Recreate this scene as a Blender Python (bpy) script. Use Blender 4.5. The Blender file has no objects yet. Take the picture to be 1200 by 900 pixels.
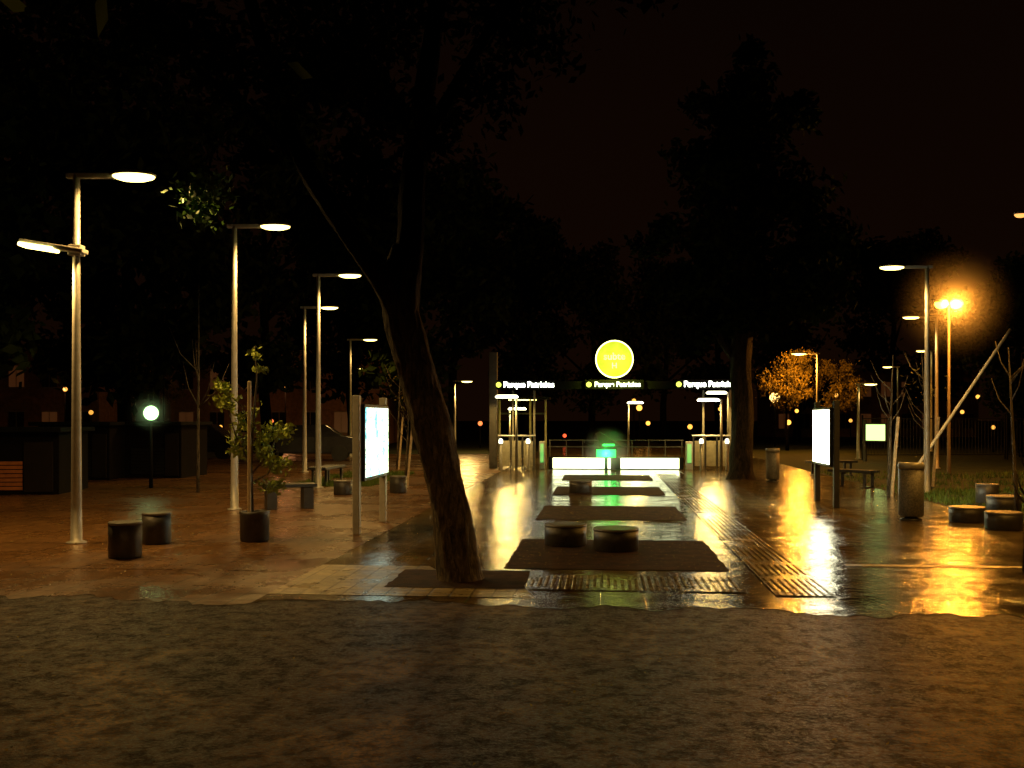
import bpy, bmesh, math, random
import numpy as np
from mathutils import Vector, Matrix, noise as mnoise
random.seed(7)
rng = np.random.default_rng(11)
S = bpy.context.scene
COL = S.collection
S.view_settings.view_transform = 'Standard'
S.view_settings.look = 'None'
S.view_settings.exposure = 0
YAW = math.radians(-5.0)
sn, cs = math.sin(-YAW), math.cos(YAW)
PZ = 0.012
def W(u, v):
    return (u*cs+v*sn, -u*sn+v*cs)

# ------------------------------------------------------------------ materials
MATS = {}
def new_mat(name):
    m = bpy.data.materials.new(name); m.use_nodes = True
    n = m.node_tree.nodes; n.clear()
    o = n.new('ShaderNodeOutputMaterial'); b = n.new('ShaderNodeBsdfPrincipled')
    m.node_tree.links.new(b.outputs[0], o.inputs[0])
    return m, m.node_tree, b
def ramp(nt, fac, stops):
    r = nt.nodes.new('ShaderNodeValToRGB')
    cr = r.color_ramp
    while len(cr.elements) < len(stops): cr.elements.new(0.5)
    for e, (p, c) in zip(cr.elements, stops):
        e.position = p; e.color = (c[0], c[1], c[2], 1) if isinstance(c, tuple) else (c, c, c, 1)
    nt.links.new(fac, r.inputs[0]); return r.outputs[0]
def noise(nt, vec, scale, detail=3, rough=0.6, dist=0.0):
    t = nt.nodes.new('ShaderNodeTexNoise'); t.inputs['Scale'].default_value = scale
    t.inputs['Detail'].default_value = detail; t.inputs['Roughness'].default_value = rough
    t.inputs['Distortion'].default_value = dist
    nt.links.new(vec, t.inputs['Vector']); return t.outputs[0]
def objco(nt):
    return nt.nodes.new('ShaderNodeTexCoord').outputs['Object']
def math_n(nt, op, a, b):
    m = nt.nodes.new('ShaderNodeMath'); m.operation = op
    for i, x in enumerate((a, b)):
        if isinstance(x, (int, float)): m.inputs[i].default_value = x
        else: nt.links.new(x, m.inputs[i])
    return m.outputs[0]
def bump(nt, b, h, strength, dist=0.02):
    n = nt.nodes.new('ShaderNodeBump'); n.inputs['Strength'].default_value = strength
    n.inputs['Distance'].default_value = dist
    nt.links.new(h, n.inputs['Height']); nt.links.new(n.outputs[0], b.inputs['Normal'])
def mulc(nt, a, b_):
    mx = nt.nodes.new('ShaderNodeMix'); mx.data_type = 'RGBA'; mx.blend_type = 'MULTIPLY'; mx.inputs[0].default_value = 1
    nt.links.new(a, mx.inputs[6]); nt.links.new(b_, mx.inputs[7]); return mx.outputs[2]
def simple(name, c, rough=0.5, metal=0.0, var=0.25, scale=6, bs=0.15, sp=.5):
    if name in MATS: return MATS[name]
    m, nt, b = new_mat(name); co = objco(nt)
    f = noise(nt, co, scale)
    lo = tuple(x*(1-var) for x in c); hi = tuple(min(1, x*(1+var)) for x in c)
    nt.links.new(ramp(nt, f, [(0.3, lo), (0.7, hi)]), b.inputs['Base Color'])
    b.inputs['Roughness'].default_value = rough
    b.inputs['Metallic'].default_value = metal
    b.inputs['Specular IOR Level'].default_value = sp
    if bs: bump(nt, b, noise(nt, co, scale*8, 2), bs, 0.01)
    MATS[name] = m; return m
def emit(name, c, s):
    if name in MATS: return MATS[name]
    m, nt, b = new_mat(name)
    b.inputs['Base Color'].default_value = (0.3, 0.3, 0.3, 1)
    b.inputs['Emission Color'].default_value = (*c, 1)
    b.inputs['Emission Strength'].default_value = s
    MATS[name] = m; return m

STEEL = simple('galvanised_steel', (0.42, 0.40, 0.36), 0.45, 0.3, 0.15, 9)
DULL = simple('dull_post_steel', (0.16, 0.15, 0.12), 0.55, 0.1, 0.2, 9)
DARKM = simple('dark_metal', (0.03, 0.03, 0.03), 0.45, 0.2, 0.3)
BLK = simple('black_beam', (.006, .006, .006), .8, sp=.1)
CONC = simple('wet_concrete', (0.11, 0.10, 0.085), 0.35, 0, 0.35, 12, 0.4)
CONCD = simple('dark_concrete', (0.04, 0.035, 0.03), 0.4, 0, 0.35, 12, 0.4)
WOOD = simple('raw_wood', (0.5, 0.36, 0.2), 0.6, 0, 0.3, 14, 0.3)
BRUSH = simple('brushed_steel', (0.5, 0.5, 0.48), 0.35, 0.5, 0.1, 20, 0.05)
LENS = emit('lamp_lens_glow', (1.0, 0.80, 0.22), 7)
LENSO = emit('sodium_lens_glow', (1.0, 0.60, 0.12), 8.0)
LENSR = emit('dim_orange_lens_glow', (1.0, 0.42, 0.10), 1.6)
SIGNW = emit('sign_letter_glow', (0.95, 1.0, 0.8), 12)
SIGNC = emit('sign_letter_dim_glow', (0.9, 1.0, 0.6), 4)
SIGNY = emit('yellow_logo_glow', (0.85, 1.0, 0.10), 2)
PANELW = emit('parapet_light_panel', (0.95, 1.0, 0.55), 5)
GREEN = emit('green_glow', (0.01, 1.0, 0.10), 3.5)

def bark(name, c, sp=.25, fade=None):
    m, nt, b = new_mat(name); co = objco(nt)
    mp = nt.nodes.new('ShaderNodeMapping'); mp.inputs['Scale'].default_value = (9, 9, 2.2)
    nt.links.new(co, mp.inputs['Vector'])
    f = noise(nt, mp.outputs[0], 2.2, 6, 0.75, 0.8)
    col = ramp(nt, f, [(0.36, tuple(x*0.2 for x in c)), (0.5, c), (0.64, tuple(x*2.2 for x in c))])
    if fade:   # shade painted into the bark: darkens upwards above the lamplit lower trunk
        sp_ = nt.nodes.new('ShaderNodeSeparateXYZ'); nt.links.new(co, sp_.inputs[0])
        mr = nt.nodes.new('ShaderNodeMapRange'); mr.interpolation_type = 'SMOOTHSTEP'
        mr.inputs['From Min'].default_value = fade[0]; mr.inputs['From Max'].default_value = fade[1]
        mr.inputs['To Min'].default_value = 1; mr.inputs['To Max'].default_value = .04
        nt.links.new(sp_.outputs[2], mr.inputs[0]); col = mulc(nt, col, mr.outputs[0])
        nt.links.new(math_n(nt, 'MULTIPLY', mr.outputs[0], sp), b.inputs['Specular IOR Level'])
    else: b.inputs['Specular IOR Level'].default_value = sp
    nt.links.new(col, b.inputs['Base Color'])
    b.inputs['Roughness'].default_value = 0.7
    bump(nt, b, f, 1.0, 0.12); return m
BARK = bark('tree_bark', (0.13, 0.105, 0.07))
BARKF = bark('shaded_tree_bark', (0.14, 0.11, 0.07), .25, (1.5, 3.6))
BARKD = bark('dark_tree_bark', (0.005, 0.004, 0.003), 0)
def leafm(name, c1, c2, sc=1.2, sp=0.0):
    m, nt, b = new_mat(name); co = objco(nt)
    f = noise(nt, co, sc, 2)
    nt.links.new(ramp(nt, f, [(0.35, c1), (0.65, c2)]), b.inputs['Base Color'])
    b.inputs['Roughness'].default_value = 0.65
    b.inputs['Specular IOR Level'].default_value = sp
    return m
LEAF = leafm('foliage_dark', (0.008, 0.012, 0.003), (0.018, 0.026, 0.006))
LEAFY = leafm('foliage_light', (0.05, 0.09, 0.012), (0.13, 0.18, 0.025), 6, .2)
LEAFG = leafm('foliage_green_spray', (0.018, 0.06, 0.006), (0.05, 0.12, 0.015), 6, .15)
LEAFP = leafm('foliage_young_tree', (0.20, 0.27, 0.03), (0.40, 0.46, 0.06), 6, .3)
LEAFO = leafm('foliage_autumn', (0.06, 0.045, 0.008), (0.24, 0.17, 0.03), .8, .2)

def paving(name, c1, c2, tile=0.4, wet=(0.10, 0.30), mort=0.5, sc=0.7, bs=0.3, flat=0.3, var=.6):
    m, nt, b = new_mat(name); co = objco(nt)
    br = nt.nodes.new('ShaderNodeTexBrick'); nt.links.new(co, br.inputs['Vector'])
    br.offset = 0.0; br.inputs['Scale'].default_value = 1.0
    br.inputs['Brick Width'].default_value = tile; br.inputs['Row Height'].default_value = tile
    br.inputs['Mortar Size'].default_value = 0.012; br.inputs['Mortar Smooth'].default_value = 0.3
    br.inputs['Color1'].default_value = (var, var, var, 1); br.inputs['Color2'].default_value = (1, 1, 1, 1)
    br.inputs['Mortar'].default_value = (0.3, 0.3, 0.3, 1)
    big = noise(nt, co, sc, 5, 0.65, 0.3); fine = noise(nt, co, 11, 5, 0.7)
    col = mulc(nt, ramp(nt, big, [(0.34, c1), (0.66, c2)]), br.outputs[0])
    col = mulc(nt, col, ramp(nt, fine, [(0.38, 0.5), (0.62, 1.0)]))
    nt.links.new(col, b.inputs['Base Color'])
    wn = noise(nt, co, sc*2.1, 6, 0.7, 0.3)
    nt.links.new(ramp(nt, wn, [(0.35, wet[0]), (0.65, wet[1])]), b.inputs['Roughness'])
    med = noise(nt, co, 3.5, 3, 0.5)
    h = math_n(nt, 'ADD', math_n(nt, 'MULTIPLY', fine, 0.5), math_n(nt, 'MULTIPLY', med, 1.0))
    h = math_n(nt, 'SUBTRACT', h, math_n(nt, 'MULTIPLY', br.outputs[1], mort))
    h = math_n(nt, 'MULTIPLY', h, ramp(nt, wn, [(0.34, flat), (0.62, 1.0)]))
    bump(nt, b, h, bs, 0.03)
    return m
PAVE = paving('wet_tile_paving', (0.12, 0.082, 0.036), (0.26, 0.185, 0.08), wet=(.06, .20), flat=.4, bs=.40, mort=.8)
PAVER = paving('wet_red_paving', (0.16, 0.075, 0.023), (0.23, 0.112, 0.036), 0.3, (0.20, 0.36), 0.4, 0.35, 0.45, 0.7, .75)
PAVEL = paving('pale_slab_band', (0.36, 0.28, 0.14), (0.62, 0.50, 0.26), 0.2, (0.22, 0.45), 0.9, 1.2, 0.5, 0.6)
TACT = paving('tactile_paving', (0.16, 0.12, 0.06), (0.28, 0.22, 0.11), 0.4, (0.12, 0.3), 0.4)
def asphalt():
    m, nt, b = new_mat('wet_asphalt'); co = objco(nt)
    big = noise(nt, co, 0.6, 7, 0.66, 0.9); med = noise(nt, co, 6.5, 5, 0.72, 0.3); fine = noise(nt, co, 30, 4, 0.9)
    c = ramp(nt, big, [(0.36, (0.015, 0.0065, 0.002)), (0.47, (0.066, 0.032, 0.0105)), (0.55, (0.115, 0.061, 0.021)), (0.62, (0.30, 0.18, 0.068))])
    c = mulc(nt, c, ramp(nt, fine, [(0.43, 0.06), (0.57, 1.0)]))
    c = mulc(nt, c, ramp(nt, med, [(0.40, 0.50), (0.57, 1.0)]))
    nt.links.new(c, b.inputs['Base Color'])
    nt.links.new(ramp(nt, fine, [(0.42, 0.30), (0.6, 0.65)]), b.inputs['Roughness'])
    nt.links.new(ramp(nt, med, [(0.42, 0.05), (0.60, 0.38)]), b.inputs['Specular IOR Level'])
    h = math_n(nt, 'ADD', math_n(nt, 'MULTIPLY', fine, 1.0), math_n(nt, 'MULTIPLY', med, 0.8))
    bump(nt, b, h, 1.0, 0.03); return m
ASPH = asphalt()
GRASSG = simple('grass_ground', (0.02, 0.024, 0.008), 0.85, 0, 0.7, 3, 0.8, .2)
DIRT = simple('wet_soil', (0.030, 0.013, 0.005), 0.75, 0, 0.8, 5, 1.0, .15)

# ------------------------------------------------------------------ mesh helpers
class MB:
    def __init__(s): s.v = []; s.f = []
    def box(s, c, d, rz=0.0, M=None):
        b = len(s.v); R = Matrix.Rotation(rz, 3, 'Z') if M is None else M
        for x, y, z in ((-1,-1,-1),(1,-1,-1),(1,1,-1),(-1,1,-1),(-1,-1,1),(1,-1,1),(1,1,1),(-1,1,1)):
            p = R @ Vector((x*d[0]/2, y*d[1]/2, z*d[2]/2)); s.v.append((p.x+c[0], p.y+c[1], p.z+c[2]))
        for q in ((0,3,2,1),(4,5,6,7),(0,1,5,4),(1,2,6,5),(2,3,7,6),(3,0,4,7)): s.f.append(tuple(b+i for i in q))
        return s
    def path(s, pts, rad, seg=12, wob=0.0):
        pts = [Vector(p) for p in pts]; b = len(s.v); n = len(pts)
        for i, p in enumerate(pts):
            t = (pts[min(i+1, n-1)]-pts[max(i-1, 0)]).normalized()
            ref = Vector((0, 1, 0)) if abs(t.y) < 0.9 else Vector((1, 0, 0))
            a = t.cross(ref).normalized(); c = t.cross(a).normalized()
            for k in range(seg):
                an = 2*math.pi*k/seg; r = rad[i]*(1+wob*random.uniform(-1, 1))
                q = p+a*math.cos(an)*r+c*math.sin(an)*r; s.v.append(tuple(q))
        for i in range(n-1):
            for k in range(seg):
                k2 = (k+1) % seg
                s.f.append((b+i*seg+k, b+i*seg+k2, b+(i+1)*seg+k2, b+(i+1)*seg+k))
        s.f.append(tuple(b+k for k in range(seg))[::-1]); s.f.append(tuple(b+(n-1)*seg+k for k in range(seg)))
        return s
    def bark(s, pts, rad, seg=44, step=0.05, amp=0.07):
        P = [Vector(p) for p in pts]; Q = []; R = []
        for i in range(len(P)-1):
            p0 = P[max(i-1, 0)]; p1 = P[i]; p2 = P[i+1]; p3 = P[min(i+2, len(P)-1)]
            n = max(2, int((p2-p1).length/step))
            for j in range(n):
                t = j/n
                Q.append(0.5*((2*p1)+(p2-p0)*t+(2*p0-5*p1+4*p2-p3)*t*t+(3*p1-p0-3*p2+p3)*t*t*t))
                R.append(rad[i]*(1-t)+rad[i+1]*t)
        Q.append(P[-1]); R.append(rad[-1]); b = len(s.v); n = len(Q)
        for i, p in enumerate(Q):
            t = (Q[min(i+1, n-1)]-Q[max(i-1, 0)]).normalized(); ref = Vector((0, 1, 0))
            a = t.cross(ref).normalized(); c = t.cross(a).normalized()
            for k in range(seg):
                an = 2*math.pi*k/seg; d = a*math.cos(an)+c*math.sin(an)
                r = R[i]*(1+amp*2*mnoise.noise(Vector((d.x*2.2, d.y*2.2, p.z*1.6)))+amp*1.2*mnoise.noise(Vector((d.x*9, d.y*9, p.z*4)))+amp*.7*mnoise.noise(Vector((d.x*20, d.y*20, p.z*9))))
                s.v.append(tuple(p+d*r))
        for i in range(n-1):
            for k in range(seg):
                k2 = (k+1) % seg
                s.f.append((b+i*seg+k, b+i*seg+k2, b+(i+1)*seg+k2, b+(i+1)*seg+k))
        return s
    def lathe(s, prof, c=(0, 0, 0), seg=28, sx=1.0, sy=1.0):
        b = len(s.v); n = len(prof)
        for r, z in prof:
            for k in range(seg):
                an = 2*math.pi*k/seg
                s.v.append((c[0]+r*math.cos(an)*sx, c[1]+r*math.sin(an)*sy, c[2]+z))
        for i in range(n-1):
            for k in range(seg):
                k2 = (k+1) % seg
                s.f.append((b+i*seg+k, b+i*seg+k2, b+(i+1)*seg+k2, b+(i+1)*seg+k))
        s.f.append(tuple(b+k for k in range(seg))[::-1]); s.f.append(tuple(b+(n-1)*seg+k for k in range(seg)))
        return s
    def obj(s, name, mat, parent=None, smooth=False, loc=(0, 0, 0), bevel=0):
        me = bpy.data.meshes.new(name); me.from_pydata(s.v, [], s.f); me.update()
        bm = bmesh.new(); bm.from_mesh(me); bmesh.ops.recalc_face_normals(bm, faces=bm.faces); bm.to_mesh(me); bm.free()
        o = bpy.data.objects.new(name, me); COL.objects.link(o); me.materials.append(mat)
        if smooth:
            me.polygons.foreach_set('use_smooth', [len(p.vertices) <= 4 for p in me.polygons])
        o.location = loc
        if parent: o.parent = parent
        if bevel:
            md = o.modifiers.new('bevel', 'BEVEL'); md.width = bevel; md.segments = 2; md.limit_method = 'ANGLE'
        return o
def thing(name, loc, label, cat, group=None, rz=0.0):
    e = bpy.data.objects.new(name, None); COL.objects.link(e); e.location = loc; e.rotation_euler[2] = rz
    e.empty_display_size = 0.2; e['label'] = label; e['category'] = cat
    if group: e['group'] = group
    return e
def sheet(name, pts, z, mat, rot=YAW):
    me = bpy.data.meshes.new(name)
    me.from_pydata([(p[0], p[1], 0) for p in pts], [], [tuple(range(len(pts)))]); me.update()
    o = bpy.data.objects.new(name, me); COL.objects.link(o); me.materials.append(mat)
    o.location = (0, 0, z); o.rotation_euler[2] = rot
    o['kind'] = 'structure'
    return o
def rect(u0, u1, v0, v1): return [(u0, v0), (u1, v0), (u1, v1), (u0, v1)]
def edge_v(u): return 8.9+.42*mnoise.noise(Vector((u*.7, 3.3, 0)))+.26*mnoise.noise(Vector((u*3.1, 1.3, 0)))+.10*mnoise.noise(Vector((u*11, 1.3, 0)))
def fronted(u0, u1, v1):
    n = max(2, int((u1-u0)/.04)); f = [(u0+(u1-u0)*i/n, edge_v(u0+(u1-u0)*i/n)) for i in range(n+1)]
    return f+[(u1, v1), (u0, v1)]
def rough_rect(u0, u1, v0, v1, j=.015):
    out = []
    def seg_(a, b):
        n = int(max(abs(b[0]-a[0]), abs(b[1]-a[1]))/.12)
        for i in range(n):
            t = i/n; out.append((a[0]+(b[0]-a[0])*t+random.uniform(-j, j), a[1]+(b[1]-a[1])*t+random.uniform(-j, j)))
    c = rect(u0, u1, v0, v1)
    for i in range(4): seg_(c[i], c[(i+1) % 4])
    return out
def text(body, size, mat, parent, name, loc, rotx=math.pi/2, off=.004):
    c = bpy.data.curves.new('t', 'FONT'); c.body = body; c.size = size; c.align_x = 'CENTER'; c.align_y = 'CENTER'
    c.extrude = 0.006; c.offset = off
    t = bpy.data.objects.new('t', c); COL.objects.link(t)
    bpy.context.view_layer.update()
    me = bpy.data.meshes.new_from_object(t.evaluated_get(bpy.context.evaluated_depsgraph_get()))
    bpy.data.objects.remove(t)
    o = bpy.data.objects.new(name, me); COL.objects.link(o); me.materials.clear(); me.materials.append(mat)
    o.location = loc; o.rotation_euler[0] = rotx; o.parent = parent; return o
def light(kind, parent, loc, color, energy, radius=0.1, cone=150, blend=0.5, name='bulb_light', rot=(0, 0, 0)):
    l = bpy.data.lights.new(name, kind); l.color = color; l.energy = energy; l.shadow_soft_size = radius
    if kind == 'SPOT': l.spot_size = math.radians(cone); l.spot_blend = blend
    o = bpy.data.objects.new(name, l); COL.objects.link(o); o.location = loc; o.rotation_euler = rot; o.parent = parent
    return o

# ------------------------------------------------------------------ ground
sheet('ground', rect(-300, 300, -60, 600), -0.02, GRASSG)
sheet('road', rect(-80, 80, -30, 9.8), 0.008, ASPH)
sheet('red_pavement', fronted(-16, -3.1, 46), PZ, PAVER)
sheet('plaza_pavement', fronted(-3.1, 6.4, 60), PZ, PAVE)
sheet('side_pavement', fronted(6.4, 12.5, 17.0), PZ, PAVE)
sheet('pale_path', [(-3.1, 9.3), (-0.6, 9.3), (-0.75, 9.9), (-1.3, 9.9), (-1.9, 11.2), (-3.1, 11.2)], PZ+.004, PAVEL)
sheet('pale_path_band', rect(-3.3, -3.1, 9.3, 40), PZ+.004, PAVER)
sheet('pale_path_edge', rect(-9, -3.3, 10.7, 10.85), PZ+.004, PAVER)
sheet('pale_path_edge', rect(2.7, 6.4, 11.6, 11.75), PZ+.004, PAVEL)
for i, (a, b_) in enumerate(((11.1, 13.8), (16.5, 19.1), (21.9, 24.5), (27.0, 29.6))):
    sheet('soil_bed', rough_rect(-1.06, 1.36, a, b_), PZ+.006, DIRT)
sheet('tree_pit_soil', rough_rect(-2.1, -0.75, 9.75, 10.9), PZ+.008, DIRT)
sheet('tactile_path', rect(-0.72, 1.36, 9.75, 10.65), PZ+.008, TACT)
sheet('tactile_path', rect(1.6, 2.15, 9.6, 32), PZ+.008, TACT)
m = MB()
def dome(u, v):
    b = len(m.v)
    for r, z in ((0.019, 0), (0.012, 0.005)):
        for kk in range(6):
            an = kk*math.pi/3; m.v.append((u+r*math.cos(an), v+r*math.sin(an), z))
    for kk in range(6):
        k2 = (kk+1) % 6; m.f.append((b+kk, b+k2, b+6+k2, b+6+kk))
    m.f.append(tuple(b+6+kk for kk in range(6)))
u = -0.68
while u < 1.34:
    v = 9.8
    while v < 10.62:
        if mnoise.noise(Vector((u*2, v*2, 5))) > -.3: dome(u, v)
        v += 0.068
    u += 0.068
u = 1.64
while u < 2.13:
    v = 9.65
    while v < 30:
        if mnoise.noise(Vector((u*2, v*2, 5))) > -.3: dome(u, v)
        v += 0.068
    u += 0.068
o = m.obj('tactile_path_studs', TACT, loc=(0, 0, PZ+.008)); o.rotation_euler[2] = YAW; o['kind'] = 'structure'

def blades(name, areas, n, h, mat):
    vs = []; fs = []
    for i in range(n):
        a = areas[i % len(areas)]
        u_, v_ = random.uniform(a[0], a[1]), random.uniform(a[2], a[3])
        x, y = W(u_, v_)
        if mnoise.noise(Vector((x*.8, y*.8, 0))) < -.15: continue
        an = random.uniform(0, 6.28); hh = h*random.uniform(0.4, 1.2)
        dx, dy = math.cos(an)*0.012, math.sin(an)*0.012; lx, ly = random.gauss(0, .03), random.gauss(0, .03)
        b = len(vs); vs += [(x-dx, y-dy, 0), (x+dx, y+dy, 0), (x+lx, y+ly, hh)]; fs.append((b, b+1, b+2))
    me = bpy.data.meshes.new(name); me.from_pydata(vs, [], fs); o = bpy.data.objects.new(name, me); COL.objects.link(o)
    me.materials.append(mat); o['kind'] = 'stuff'; o['label'] = 'short lamplit grass on the verge beside the paving'; o['category'] = 'grass'
    return o
blades('grass', [(6.5, 14, 17.2, 32), (-7.5, -5.5, 24, 30), (6.5, 12, 17.1, 24)], 26000, 0.12, LEAFY)
def litter():
    vs = []; fs = []
    for i in range(1700):
        if i % 3 == 0: x, y = random.uniform(-7, -2.5), random.uniform(9.5, 17)
        elif i % 3 == 1: x, y = random.uniform(-6, 7), random.uniform(4, 8.8)
        else: x, y = W(random.uniform(-1, 1.3), random.choice((11.1, 16.5))+random.uniform(0, 2.6))
        z = PZ+.012 if i % 3 != 1 else 0.013
        an = random.uniform(0, 6.28); r = random.uniform(.008, .022); b = len(vs)
        for kk in range(4):
            a = an+kk*math.pi/2; q = r*(1 if kk % 2 else .5)
            vs.append((x+q*math.cos(a), y+q*math.sin(a), z+random.uniform(0, .012)))
        fs.append((b, b+1, b+2, b+3))
    me = bpy.data.meshes.new('fallen_leaves'); me.from_pydata(vs, [], fs); o = bpy.data.objects.new('fallen_leaves', me); COL.objects.link(o)
    me.materials.append(LEAFO); o['kind'] = 'stuff'; o['label'] = 'scattered wet fallen leaves on the paving and road'; o['category'] = 'leaves'
litter()

# ------------------------------------------------------------------ street lamps
WARM = (1.0, 0.58, 0.16); SOD = (1.0, 0.38, 0.04)
def halo(X, Y, Z, r, dens, label, pw=2.5):  # added scatter ball standing in for camera glare around a bright source
    key = 'halo_scatter_%d_%d' % (r*100, dens*1000)
    m_ = bpy.data.materials.new(key); m_.use_nodes = True; nt = m_.node_tree; nt.nodes.clear()
    o_ = nt.nodes.new('ShaderNodeOutputMaterial'); v_ = nt.nodes.new('ShaderNodeVolumeScatter')
    tc_ = nt.nodes.new('ShaderNodeTexCoord'); ln = nt.nodes.new('ShaderNodeVectorMath'); ln.operation = 'LENGTH'
    nt.links.new(tc_.outputs['Object'], ln.inputs[0])
    q = math_n(nt, 'SUBTRACT', 1.0, math_n(nt, 'DIVIDE', ln.outputs['Value'], r*.97))
    q = math_n(nt, 'MAXIMUM', q, 0.0); q = math_n(nt, 'POWER', q, pw); q = math_n(nt, 'MULTIPLY', q, dens)
    nt.links.new(q, v_.inputs['Density']); v_.inputs['Color'].default_value = (1, 1, 1, 1); v_.inputs['Anisotropy'].default_value = .4
    nt.links.new(v_.outputs[0], o_.inputs['Volume'])
    pr = [(max(.01, r*math.cos(t)), r*math.sin(t)) for t in [math.radians(q_) for q_ in range(-90, 91, 15)]]
    o = MB().lathe(pr, (0, 0, 0), 24).obj('glare_halo', m_, None, True, (X, Y, Z))
    o['kind'] = 'stuff'; o['label'] = label; o['category'] = 'glare_halo'
def head(e, x, y, z, r, lens, sy=1.0):
    MB().lathe([(r*0.35, 0.06), (r*0.85, 0.04), (r*1.03, 0.01), (r*1.0, -0.01)][::-1], (x, y, z), sy=sy).obj('lamp_head', STEEL, e, True)
    MB().lathe([(r*0.25, -0.066), (r*0.65, -0.058), (r*0.93, -0.032), (r*0.97, -0.012)], (x, y, z), sy=sy).obj('lamp_lens', lens, e, True)
def street_lamp(X, Y, H, arm, power=460, lens=LENS, col=WARM, label='tall slim steel street lamp with round lit head', r=0.27, second=False, group='steel street lamps around the plaza', z0=PZ, kindl='SPOT', cone=150, sy=.75, blend=.5, rad=.12):
    e = thing('street_lamp', (X, Y, z0), label, 'street lamp', group)
    H = H - z0
    MB().lathe([(0.13, 0), (0.13, 0.02), (0.075, 0.04), (0.068, 0.5), (0.05, H*0.6), (0.045, H)], seg=16).obj('pole', STEEL, e, True)
    s = 1 if arm > 0 else -1; L = abs(arm)
    mid = (L-0.25-0.12)/2
    MB().box((s*mid, 0, H), (L-0.25+0.14, 0.08, 0.07)).obj('arm', STEEL, e, bevel=0.012)
    head(e, s*L, 0, H+0.005, r, lens, sy)
    if power:
        light(kindl, e, (s*L, 0, H-0.13), col, power, rad, cone, blend)
    if second:
        z2 = 3.84; T = Matrix.Rotation(math.radians(9), 3, 'Y')
        MB().box((-.27, -.06, z2+.03), (0.84, 0.20, 0.06), M=T).obj('arm', STEEL, e, bevel=0.014)
        MB().box((0, 0, z2-.01), (0.17, 0.16, 0.14)).obj('bracket', STEEL, e, bevel=0.01)
        MB().box((-.46, -.07, z2+.020), (0.46, 0.24, 0.055), M=T).obj('lamp_lens', lens, e, bevel=.018)
        light('SPOT', e, (-.46, -.1, z2-0.1), col, power*0.9, 0.12)
    return e
street_lamp(-5.7, 13.4, 4.82, 0.75, 420, second=True, label='tall steel street lamp with two lit heads beside low bollards', r=0.28, cone=170, blend=.15)
street_lamp(-4.96, 18.3, 5.08, 0.73)
street_lamp(-4.54, 24.0, 5.0, 0.74)
street_lamp(-6.28, 31.0, 5.0, 0.75)
street_lamp(-6.9, 43.7, 5.0, 0.85, 200, r=.3)
street_lamp(-9.4, 60, 4.55, 0.4, 0, z0=-0.02)
street_lamp(-2.8, 50, 3.45, 0.6, 600, cone=172, blend=.1)
street_lamp(9.2, 22.7, 5.0, -0.78, 460, z0=-0.02)
ED = 'tall steel street lamp at the edge of the paving'
street_lamp(9.22, 17.0, 5.04, -0.78, 600, LENSR, (1, .47, .07), label=ED, r=.10)
street_lamp(8.1, 13.0, 4.98, -0.75, 420, LENSO, (1, .47, .07), label=ED, r=.15)
street_lamp(14.1, 34, 5.0, -0.85, 260, z0=-0.02)
street_lamp(20.9, 51, 5.0, -0.5, 0, z0=-0.02)
street_lamp(14.9, 50, 4.8, -0.9, 1500, LENSO, SOD, label='orange sodium street lamp lighting a leafy tree', z0=-0.02, kindl='POINT', r=.36)
street_lamp(14.2, 42, 3.05, 0.5, 80, z0=-0.02)
street_lamp(22.6, 60, 4.65, -0.6, 0, z0=-0.02)
street_lamp(-2.6, -1.5, 6.2, 1.2, 950, col=(1, .46, .10), label='tall steel road lamp standing over the asphalt road', z0=0.0, cone=156, blend=.5, rad=.04)

e = thing('floodlight', (12.8, 30, -0.02), 'bright orange twin sodium floodlight on a slim steel pole', 'floodlight')
MB().lathe([(0.10, 0), (0.055, 0.05), (0.035, 4.95)], seg=14).obj('pole', simple('dull_dark_steel', (.06, .05, .04), .5), e, True)
MB().box((0, 0, 5.0), (0.6, 0.06, 0.06)).obj('crossbar', DARKM, e, bevel=.01)
for sx in (-0.22, 0.22):
    MB().lathe([(0.05, 0.12), (0.14, 0.1), (0.2, 0.02)], (sx, 0, 5.04)).obj('lamp_head', STEEL, e, True)
    MB().lathe([(0.06, -0.17), (0.14, -0.13), (0.20, -0.03), (0.18, 0.02)], (sx, 0, 5.04)).obj('lamp_lens', emit('flood_glow', (1, .40, .03), 14), e, True)
light('POINT', e, (0, -0.45, 4.95), (1, .33, .03), 1300, 0.12)
halo(12.8, 29.7, 4.95, 1.9, .12, 'added glare haze glowing around the orange floodlight', 2.4)

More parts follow.
